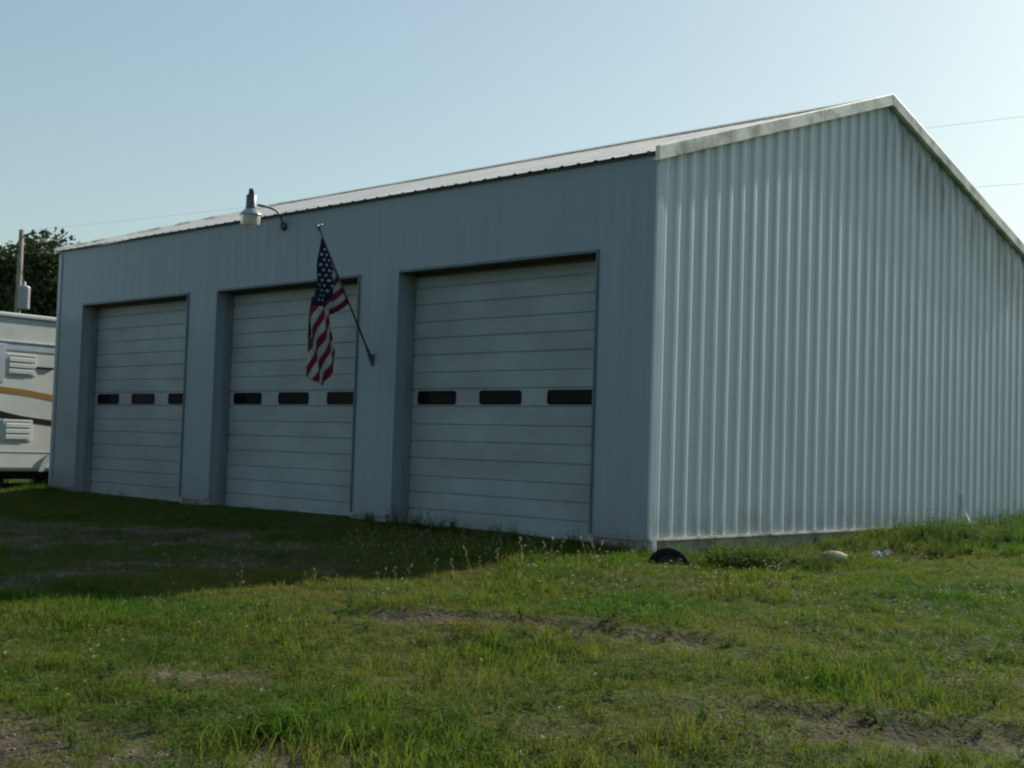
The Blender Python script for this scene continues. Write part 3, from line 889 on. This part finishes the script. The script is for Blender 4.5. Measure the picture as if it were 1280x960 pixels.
# ------------------------------------------------------------------ trees
def tree(name, x, y, h, crown_w, seed, label, leaves=9000, lean=0.0):
    r = np.random.default_rng(seed); rr = random.Random(seed)
    z0 = float(gz(x, y)) - 0.1
    t = empty(name, (x, y, z0))
    tag(t, label, 'tree', 'trees behind the camper')
    mb = MB()
    top = Vector((lean, 0, h * 0.86))
    mb.tube([(0, 0, 0), (lean*0.2, 0.05, h*0.25), (lean*0.55, -0.08, h*0.55), top], [h*0.022, h*0.018, h*0.011, h*0.003], 9)
    cl = []
    for k in range(16):
        f = 0.28 + 0.60 * (k + rr.random() * 0.6) / 16
        base = Vector((lean * f, 0, h * f))
        ang = k * 2.4 + rr.random()
        ln = crown_w * (0.55 + 0.45 * rr.random()) * (1.0 - 0.55 * abs(f - 0.50) / 0.5)
        tip = base + Vector((math.cos(ang) * ln, math.sin(ang) * ln, h * (0.05 + 0.12 * rr.random())))
        mid = base.lerp(tip, 0.5) + Vector((0, 0, h * 0.02))
        mb.tube([base, mid, tip], [h*0.008, h*0.005, h*0.002], 6)
        cl.append((tip, 0.13 * h * (0.7 + 0.6 * rr.random())))
        cl.append((mid + Vector((rr.uniform(-.4, .4), rr.uniform(-.4, .4), 0.3)), 0.11 * h * (0.7 + 0.5 * rr.random())))
        for _ in range(2):
            d = Vector((rr.gauss(0, 1), rr.gauss(0, 1), rr.gauss(0, .7))) * 0.09 * h
            tw = tip + d
            mb.tube([mid.lerp(tip, 0.7), tw], [h*0.003, h*0.001], 5)
            cl.append((tw, 0.075 * h * (0.6 + 0.7 * rr.random())))
    cl.append((top, 0.09 * h)); cl.append((top + Vector((0.3, 0, 0.05*h)), 0.06 * h))
    mb.build('trunk', M_bark, t, True)
    wts = np.array([c[1] ** 2 for c in cl]); wts /= wts.sum()
    ci = r.choice(len(cl), leaves, p=wts)
    cen = np.array([list(c[0]) for c in cl])[ci]; rad = np.array([c[1] for c in cl])[ci]
    d = r.normal(size=(leaves, 3)); d /= np.linalg.norm(d, axis=1)[:, None]
    d[:, 2] *= 0.75
    pos = cen + d * (rad * r.uniform(0.25, 1.0, leaves) ** 0.6)[:, None]
    a = r.normal(size=(leaves, 3)); a /= np.linalg.norm(a, axis=1)[:, None]
    b_ = np.cross(a, r.normal(size=(leaves, 3))); b_ /= np.linalg.norm(b_, axis=1)[:, None]
    L_ = r.uniform(0.16, 0.34, leaves)[:, None]
    v = np.stack([pos - a * L_ * 0.6, pos + b_ * L_ * 0.34, pos + a * L_ * 0.6, pos - b_ * L_ * 0.34], 1).reshape(-1, 3)
    me = bpy.data.meshes.new('crown')
    me.vertices.add(len(v)); me.vertices.foreach_set('co', v.ravel())
    nl = leaves * 4
    me.loops.add(nl); me.loops.foreach_set('vertex_index', np.arange(nl))
    me.polygons.add(leaves); me.polygons.foreach_set('loop_start', np.arange(0, nl, 4)); me.polygons.foreach_set('loop_total', np.full(leaves, 4))
    me.update(calc_edges=True); me.materials.append(M_leaf)
    link(bpy.data.objects.new('crown', me), t)
    return t

def tree_at(px, dist, toppx, cw, seed, label, leaves, lean=0.0):
    p = CAM + px_ray(px, 450) * dist
    zt = (CAM + px_ray(px, toppx) * dist).z
    tree('broadleaf_tree', p.x, p.y, zt - float(gz(p.x, p.y)), cw, seed, label, leaves, lean)
tree_at(38, 66, 307, 2.3, 3, 'dark broadleaf tree directly behind the utility pole', 9500)
tree_at(62, 62, 304, 1.2, 5, 'dark broadleaf tree rising behind the left end of the shed roof', 10000)
tree_at(-8, 70, 320, 3.0, 8, 'dark broadleaf tree at the left edge of the picture above the camper', 13000)

# ------------------------------------------------------------------ small things by the wall
def place(x, y, dz=0): return Vector((x, y, float(gz(x, y)) + dz))
p = place(0.62, -0.46, -0.04)
ty = empty('old_wheel', p); ty.rotation_euler = (0, R(-16), R(-46))
tag(ty, 'dark old wheel half sunk in the grass against the shed corner', 'wheel')
MB().lathe([(0.13, 0.045), (0.165, 0.055), (0.20, 0.045), (0.212, 0.02), (0.212, -0.02), (0.20, -0.045), (0.165, -0.055), (0.13, -0.045)], (0, 0, 0), (1, 0, 0), 30).build('tyre', M_rubber, ty, True)
mb = MB().lathe([(0, 0.02), (0.03, 0.035), (0.05, 0.015), (0.10, 0.01), (0.128, 0.04), (0.134, 0.02), (0.13, -0.03), (0, -0.02)], (0, 0, 0), (1, 0, 0), 24)
mb.build('rim', M_rust, ty, True)
def rock(name, loc, sx, sy, sz, seed, mt, label, cat, rz=0):
    r_ = random.Random(seed); bm = bmesh.new()
    bmesh.ops.create_icosphere(bm, subdivisions=3, radius=1)
    offs = [Vector((r_.gauss(0, 1), r_.gauss(0, 1), r_.gauss(0, 1))).normalized() for _ in range(9)]
    for v in bm.verts:
        n_ = v.co.normalized(); k = 1
        for o_ in offs:
            dd = n_.dot(o_)
            if dd > 0.78: k -= (dd - 0.78) * 0.9
        v.co = n_ * k * (1 + 0.03 * r_.gauss(0, 1)); v.co.x *= sx; v.co.y *= sy; v.co.z *= sz
    me = bpy.data.meshes.new(name); bm.to_mesh(me); bm.free(); me.materials.append(mt)
    o = link(bpy.data.objects.new(name, me)); o.location = loc; o.rotation_euler = (0, 0, rz)
    return tag(o, label, cat)
rock('stone', place(1.22, 1.58, 0.045), 0.15, 0.10, 0.075, 4, M_stone, 'flat tan stone lying in the weeds below the gable wall', 'stone', R(40))
# crumpled white scrap
V = []; F = []
for j in range(6):
    for i in range(8):
        xx = (i - 3.5) * 0.028; yy = (j - 2.5) * 0.024
        V.append((xx, yy, 0.03 * math.sin(i * 1.3 + j) * math.cos(j * 1.1) + 0.03 * (i / 7)))
for j in range(5):
    for i in range(7):
        q = j * 8 + i; F.append((q, q + 1, q + 9, q + 8))
o = meshobj('plastic_scrap', V, F, M_scrap); o.modifiers.new('t', 'SOLIDIFY').thickness = 0.006
o.location = place(1.22, 2.60, 0.085); o.rotation_euler = (R(20), 0, R(50))
tag(o, 'crumpled white plastic scrap in the weeds by the gable wall', 'litter')
o = MB().tube([(0, 0, 0), (0.01, 0, 0.13), (0.0, 0.01, 0.2)], 0.022, 10).build('pipe_stub', M_plastic)
o.location = place(0.10, -0.03, -0.02); tag(o, 'short white pipe stub at the shed corner beside the old wheel', 'pipe')
# bent flashing at the foot of the gable wall
V = [(0.03, 7.18, 0.42), (0.035, 7.23, 0.42), (0.10, 7.30, 0.02), (0.10, 7.42, 0.0), (0.05, 7.20, 0.22), (0.06, 7.27, 0.22)]
o = meshobj('bent_flashing', V, [(0, 1, 5, 4), (4, 5, 3, 2)], M_trim, shed); o.modifiers.new('t', 'SOLIDIFY').thickness = 0.004

# ------------------------------------------------------------------ grass, clover, weeds (instanced)
protos = bpy.data.collections.new('grass_prototypes')     # not linked to the scene: only the source of the instances
def blades(seed, n, hmin, hmax, wid, spread, bend):
    r_ = random.Random(seed); V = []; F = []
    for _ in range(n):
        ang = r_.uniform(0, 6.283); bx, by = r_.gauss(0, spread), r_.gauss(0, spread)
        h = r_.uniform(hmin, hmax); lean = r_.uniform(0.15, bend); w = wid * r_.uniform(0.7, 1.2)
        fa = r_.uniform(0, 6.283); sx_, sy_ = math.cos(fa) * w, math.sin(fa) * w
        dx, dy = math.cos(ang) * lean * h, math.sin(ang) * lean * h
        i = len(V)
        V += [(bx - sx_, by - sy_, -0.01), (bx + sx_, by + sy_, -0.01),
              (bx + dx*.35 - sx_*.8, by + dy*.35 - sy_*.8, h*.55), (bx + dx*.35 + sx_*.8, by + dy*.35 + sy_*.8, h*.55),
              (bx + dx, by + dy, h * (1 - 0.28 * lean))]
        F += [(i, i+1, i+3, i+2), (i+2, i+3, i+4)]
    return V, F
def proto(coll, name, V, F, mts, fm=None):
    me = bpy.data.meshes.new(name); me.from_pydata(V, [], F)
    for q in mts: me.materials.append(q)
    if fm: me.polygons.foreach_set('material_index', fm)
    coll.objects.link(bpy.data.objects.new(name, me))
for k in range(6):
    V, F = blades(100 + k, 16, 0.035, 0.095, 0.0030, 0.045, 0.9); proto(protos, 'tuft_%02d' % k, V, F, [M_grass])
for k in range(6, 9):
    V, F = blades(100 + k, 14, 0.08, 0.20, 0.0034, 0.04, 0.8); proto(protos, 'tuft_%02d' % k, V, F, [M_grass])

for k in range(9, 13):
    r_ = random.Random(300 + k); V = []; F = []
    for _ in range(13):
        bx, by = r_.gauss(0, 0.05), r_.gauss(0, 0.05); h = r_.uniform(0.025, 0.075); a0 = r_.uniform(0, 6.28)
        tx, ty = bx + r_.gauss(0, .012), by + r_.gauss(0, .012)
        i = len(V); V += [(bx - .001, by, 0), (bx + .001, by, 0), (tx, ty, h)]; F.append((i, i+1, i+2))
        nrm_ = Vector((r_.gauss(0, .35), r_.gauss(0, .35), 1)).normalized(); ea = nrm_.orthogonal().normalized(); eb = nrm_.cross(ea)
        for q in range(3):
            t = a0 + q * 2.094; d1 = ea * math.cos(t) + eb * math.sin(t); s1 = nrm_.cross(d1); L_ = r_.uniform(.011, .018); o_ = Vector((tx, ty, h))
            i = len(V); V += [tuple(o_), tuple(o_ + d1*L_*.65 + s1*L_*.5 + nrm_*.002), tuple(o_ + d1*L_), tuple(o_ + d1*L_*.65 - s1*L_*.5 + nrm_*.002)]; F.append((i, i+1, i+2, i+3))
    proto(protos, 'tuft_%02d' % k, V, F, [M_grass])

for k in range(13, 15):
    V, F = blades(400 + k, 7, 0.03, 0.09, 0.0026, 0.05, 1.3); proto(protos, 'tuft_%02d' % k, V, F, [M_seed])

def scatter(name, pts, rotz, tilt, scl, idx_, tint, coll, label=None):
    me = bpy.data.meshes.new(name)
    n = len(pts)
    me.vertices.add(n); me.vertices.foreach_set('co', np.asarray(pts, np.float32).ravel())
    rot = np.stack([tilt[:, 0], tilt[:, 1], rotz], -1).astype(np.float32)
    a = me.attributes.new('rot', 'FLOAT_VECTOR', 'POINT'); a.data.foreach_set('vector', rot.ravel())
    a = me.attributes.new('scl', 'FLOAT', 'POINT'); a.data.foreach_set('value', scl.astype(np.float32))
    a = me.attributes.new('idx', 'INT', 'POINT'); a.data.foreach_set('value', idx_.astype(np.int32))
    a = me.attributes.new('tint', 'FLOAT', 'POINT'); a.data.foreach_set('value', tint.astype(np.float32))
    o = link(bpy.data.objects.new(name, me))
    g = bpy.data.node_groups.new(name + '_scatter', 'GeometryNodeTree')
    g.interface.new_socket('Geometry', in_out='INPUT', socket_type='NodeSocketGeometry')
    g.interface.new_socket('Geometry', in_out='OUTPUT', socket_type='NodeSocketGeometry')
    N = g.nodes; L = g.links
    gi = N.new('NodeGroupInput'); go = N.new('NodeGroupOutput')
    ci = N.new('GeometryNodeCollectionInfo'); ci.inputs['Collection'].default_value = coll
    ci.inputs['Separate Children'].default_value = True; ci.inputs['Reset Children'].default_value = True
    ip = N.new('GeometryNodeInstanceOnPoints'); ip.inputs['Pick Instance'].default_value = True
    def na(nm, ty):
        q = N.new('GeometryNodeInputNamedAttribute'); q.data_type = ty; q.inputs['Name'].default_value = nm
        return q.outputs['Attribute']
    L.new(gi.outputs[0], ip.inputs['Points']); L.new(ci.outputs[0], ip.inputs['Instance'])
    L.new(na('idx', 'INT'), ip.inputs['Instance Index']); L.new(na('scl', 'FLOAT'), ip.inputs['Scale'])
    e2r = N.new('FunctionNodeEulerToRotation'); L.new(na('rot', 'FLOAT_VECTOR'), e2r.inputs[0]); L.new(e2r.outputs[0], ip.inputs['Rotation'])
    L.new(ip.outputs[0], go.inputs[0])
    md = o.modifiers.new('scatter', 'NODES'); md.node_group = g
    tag(o, label, None, None, 'stuff')
    return o

def sample(n, x0, x1, y0, y1):
    return rng.uniform(x0, x1, n), rng.uniform(y0, y1, n)

def outside_shed(x, y):
    return ~((x > -LEN - 0.03) & (x < 0.03) & (y > -0.03 + 0.0) & (y < WID + 0.03))

# dense zone in view, thinner zone around it
xa, ya = sample(300000, -14.5, 10, -9.6, 11)
d = np.hypot(xa - CAM.x, ya - CAM.y)
keep = rng.random(len(xa)) < np.clip(1.15 - d / 26, 0.35, 1)
xb, yb = sample(26000, -20, 14, -13, 14)
x = np.concatenate([xa[keep], xb]); y = np.concatenate([ya[keep], yb])
lush = vnoise(x, y, 1.5, 41); fine = vnoise(x, y, 0.30, 42)
dm = dirt(x, y)
k = outside_shed(x, y) & (rng.random(len(x)) < (1 - 0.90 * np.clip(dm * 1.15 - 0.08, 0, 1)) * (0.38 + 0.85 * fine))
# no grass under the tyre, in front of the camera lens
k &= (np.hypot(x - CAM.x, y - CAM.y) > 2.0) & (np.hypot(x - 0.68, y + 0.52) > 0.17)
x, y, lush, fine, dm = x[k], y[k], lush[k], fine[k], dm[k]
z = gz(x, y)
n = len(x)
tall = np.clip((vnoise(x, y, 0.75, 43) - 0.52) * 3.2, 0, 1)
gab = np.exp(-np.maximum(x - 0.05, 0) / 0.9) * (y > -0.2) * (x > -0.2) * np.clip(0.15 + y / 5, 0, 1)           # longer along the gable foot
frontedge = np.exp(-np.abs(y + 0.35) / 0.4) * (x < 0.3) * (x > -LEN) * (0.35 + 0.65 * (vnoise(x, y, 0.6, 44) > 0.5))
right = np.clip((x - 0.5) / 4, 0, 1) * np.clip((y + 6) / 8, 0, 1)
hs_ = 0.48 + 0.36 * tall + 0.50 * gab + 0.35 * frontedge * np.clip((x + 5) / 3, 0.0, 1) + 0.35 * (lush - 0.4)
scl = hs_ * rng.uniform(0.7, 1.25, n)
shady = (x < 0) & (y < 0)
scl *= np.where(shady & (x < -1), 0.72, 1)
idx_ = np.where((rng.random(n) < 0.14 + 0.35 * tall + 0.3 * gab), rng.integers(6, 9, n), rng.integers(0, 6, n))
cl_ = np.clip((vnoise(x, y, 0.9, 47) - 0.38) * 3.5, 0, 1)
idx_ = np.where(rng.random(n) < 0.12 + 0.55 * cl_, rng.integers(9, 13, n), idx_)
idx_ = np.where(rng.random(n) < 0.025, rng.integers(13, 15, n), idx_)
tint = np.clip(0.15 + 0.85 * (lush - 0.25) / 0.5 * 0.8 + 0.35 * right + 0.3 * gab + 0.30 * (tall - 0.3) + rng.normal(0, 0.2, n) - 0.35 * dm + 0.9 * (vnoise(x * 0.91 + y * 0.41, (y * 0.91 - x * 0.41) * 3, 0.9, 71) - 0.5), 0, 1)
tilt = rng.normal(0, 0.16, (n, 2))
scatter('grass', np.stack([x, y, z], -1), rng.uniform(0, 6.283, n), tilt, scl, idx_, tint, protos)

# clover flower heads
pc = bpy.data.collections.new('clover_prototypes')
for q in range(3):
    r_ = random.Random(50 + q)
    V = []; F = []
    nh = 0.07 + 0.03 * q
    V += [(-0.0015, 0, 0), (0.0015, 0, 0), (0.004 * q, 0.0, nh)]; F.append((0, 1, 2)); fm = [1]
    for kk in range(16):
        a_ = r_.uniform(0, 6.283); el = r_.uniform(-0.3, 1.4)
        c_ = Vector((math.cos(a_) * math.cos(el), math.sin(a_) * math.cos(el), math.sin(el))) * 0.010 + Vector((0.004 * q, 0, nh + 0.004))
        s_ = Vector((-math.sin(a_), math.cos(a_), 0)) * 0.0035; u_ = (c_ - Vector((0.004*q, 0, nh))).normalized() * 0.006
        i = len(V); V += [tuple(c_ - s_), tuple(c_ + s_), tuple(c_ + u_)]; F.append((i, i+1, i+2)); fm.append(0)
    proto(pc, 'clover_%02d' % q, V, F, [M_clover, M_weed], fm)
x, y = sample(42000, -3, 9, -8.5, 9)
w = np.clip((vnoise(x, y, 1.0, 61) - 0.45) * 4, 0, 1)
reg = np.exp(-((seg_d(x, y, [(-1.0, -2.6), (1.2, -2.0), (2.6, -1.2), (3.2, 2.0)])) / 1.5) ** 2)
k = outside_shed(x, y) & (rng.random(len(x)) < w * reg * 0.30 + 0.034 * (0.3 + w)) & (dirt(x, y) < 0.4)
x, y = x[k], y[k]; n = len(x)
scatter('clover_flower', np.stack([x, y, gz(x, y)], -1), rng.uniform(0, 6.28, n), rng.normal(0, 0.2, (n, 2)), rng.uniform(0.55, 1.1, n), rng.integers(0, 3, n), rng.random(n), pc)

# leafy weeds along the gable foot, seed stems in front of the third door
pw = bpy.data.collections.new('weed_prototypes')
for q in range(4):
    r_ = random.Random(80 + q); V = []; F = []; fm = []
    for st in range(7):
        a0 = r_.uniform(0, 6.283); ln = r_.uniform(0.18, 0.42)
        dirv = Vector((math.cos(a0) * r_.uniform(.15, .6), math.sin(a0) * r_.uniform(.15, .6), 1)).normalized()
        i = len(V); V += [(-0.004, 0, 0), (0.004, 0, 0), tuple(dirv * ln)]; F.append((i, i+1, i+2)); fm.append(0)
        for lf in range(11):
            t = 0.15 + 0.85 * lf / 10
            pb = dirv * ln * t; a1 = r_.uniform(0, 6.283); L_ = r_.uniform(0.035, 0.075) * (1.15 - 0.5 * t)
            d1 = Vector((math.cos(a1), math.sin(a1), r_.uniform(-0.25, 0.6))).normalized(); s1 = d1.cross(Vector((0, 0, 1))).normalized() * L_ * 0.3
            i = len(V); V += [tuple(pb), tuple(pb + d1*L_*.5 + s1), tuple(pb + d1*L_), tuple(pb + d1*L_*.5 - s1)]; F.append((i, i+1, i+2, i+3)); fm.append(0)
    proto(pw, 'weed_%02d' % q, V, F, [M_weed], fm)
for q in range(4, 6):
    r_ = random.Random(80 + q); V = []; F = []; fm = []
    for st in range(4):
        a0 = r_.uniform(0, 6.283); ln = r_.uniform(0.22, 0.40)
        dirv = Vector((math.cos(a0) * .35, math.sin(a0) * .35, 1)).normalized()
        i = len(V); V += [(-0.0015, 0, 0), (0.0015, 0, 0), tuple(dirv * ln)]; F.append((i, i+1, i+2)); fm.append(0)
        for lf in range(10):
            pb = dirv * ln * (0.86 + 0.014 * lf); a1 = r_.uniform(0, 6.283)
            d1 = Vector((math.cos(a1), math.sin(a1), 0.8)).normalized() * 0.022; s1 = Vector((-math.sin(a1), math.cos(a1), 0)) * 0.004
            i = len(V); V += [tuple(pb - s1), tuple(pb + s1), tuple(pb + d1)]; F.append((i, i+1, i+2)); fm.append(0)
    proto(pw, 'weed_%02d' % q, V, F, [M_seed], fm)
xs_, ys_, ss_, ii_ = [], [], [], []
def addw(n, fx, fy, smin, smax, ids):
    for _ in range(n):
        xs_.append(fx()); ys_.append(fy()); ss_.append(random.uniform(smin, smax)); ii_.append(random.choice(ids))
G = random.gauss; U = random.uniform
addw(60, lambda: U(0.80, 1.35), lambda: G(0.15, 0.25), 0.6, 1.0, (0, 1, 2, 3))
addw(16, lambda: U(1.25, 1.45), lambda: U(1.1, 1.5), 0.25, 0.45, (0, 1, 2, 3))
addw(60, lambda: U(0.5, 1.6), lambda: G(1.0, 0.5), 0.3, 0.6, (0, 1, 2, 3))
addw(90, lambda: U(0.3, 1.7), lambda: G(3.4, 1.0), 0.35, 0.7, (0, 1, 2, 3))
addw(280, lambda: U(0.10, 1.8), lambda: U(4.2, 10.5), 0.45, 0.85, (0, 1, 2, 3))
addw(34, lambda: U(-4.0, -0.1), lambda: U(-0.45, -0.05), 0.25, 0.6, (0, 1, 2, 3))
addw(10, lambda: G(-3.1, 0.25), lambda: U(-0.35, -0.05), 0.4, 0.75, (0, 1, 2, 3))
addw(24, lambda: U(-12, -4), lambda: U(-0.3, 0.2), 0.2, 0.45, (0, 1, 2, 3))
addw(70, lambda: G(-0.7, 0.8), lambda: G(-1.9, 0.7), 0.35, 0.75, (4, 5))
addw(14, lambda: U(-0.6, 0.4), lambda: U(-6, -1.5), 0.3, 0.6, (4, 5))
addw(30, lambda: U(0.5, 5), lambda: U(-3, 4), 0.3, 0.55, (4, 5))
addw(26, lambda: U(-16.5, -13.2), lambda: U(-0.5, 1.6), 0.4, 0.8, (0, 1, 2, 3, 4))
addw(150, lambda: U(0.5, 7.0), lambda: U(-8, -3.5), 0.3, 0.5, (0, 1, 2, 3))
xs_, ys_, ss_, ii_ = map(np.array, (xs_, ys_, ss_, ii_))
k = outside_shed(xs_, ys_) & (np.abs((xs_ - 0.68) * 0.8 + (ys_ + 0.52) * 0.6) > 0.26) | (ys_ > 0.1) | (ys_ < -1.6)
k &= outside_shed(xs_, ys_); xs_, ys_, ss_, ii_ = xs_[k], ys_[k], ss_[k], ii_[k]; n = len(xs_)
scatter('weeds', np.stack([xs_, ys_, gz(xs_, ys_)], -1), rng.uniform(0, 6.28, n), rng.normal(0, 0.1, (n, 2)), ss_, ii_, rng.random(n), pw)

# crumbs of stone and soil on the bare ground
pp = bpy.data.collections.new('pebble_prototypes')
M_pebble = mat('pebbles', (0.24, 0.20, 0.15), 0.95, 0.15, var=0.3, vscale=3)
for q in range(4):
    bm = bmesh.new(); bmesh.ops.create_icosphere(bm, subdivisions=1, radius=1); r_ = random.Random(q)
    for v in bm.verts:
        v.co *= r_.uniform(0.7, 1.1); v.co.z *= 0.6
    me = bpy.data.meshes.new('pebble_%02d' % q); bm.to_mesh(me); bm.free(); me.materials.append(M_pebble)
    pp.objects.link(bpy.data.objects.new('pebble_%02d' % q, me))
x, y = sample(90000, -8, 8, -9, 0)
k = outside_shed(x, y) & (rng.random(len(x)) < np.clip(dirt(x, y) - 0.25, 0, 1) * 0.9)
x, y = x[k], y[k]; n = len(x)
scatter('pebbles', np.stack([x, y, gz(x, y)], -1), rng.uniform(0, 6.28, n), rng.normal(0, 0.3, (n, 2)), 0.004 + 0.012 * rng.random(n) ** 3, rng.integers(0, 4, n), rng.random(n), pp)
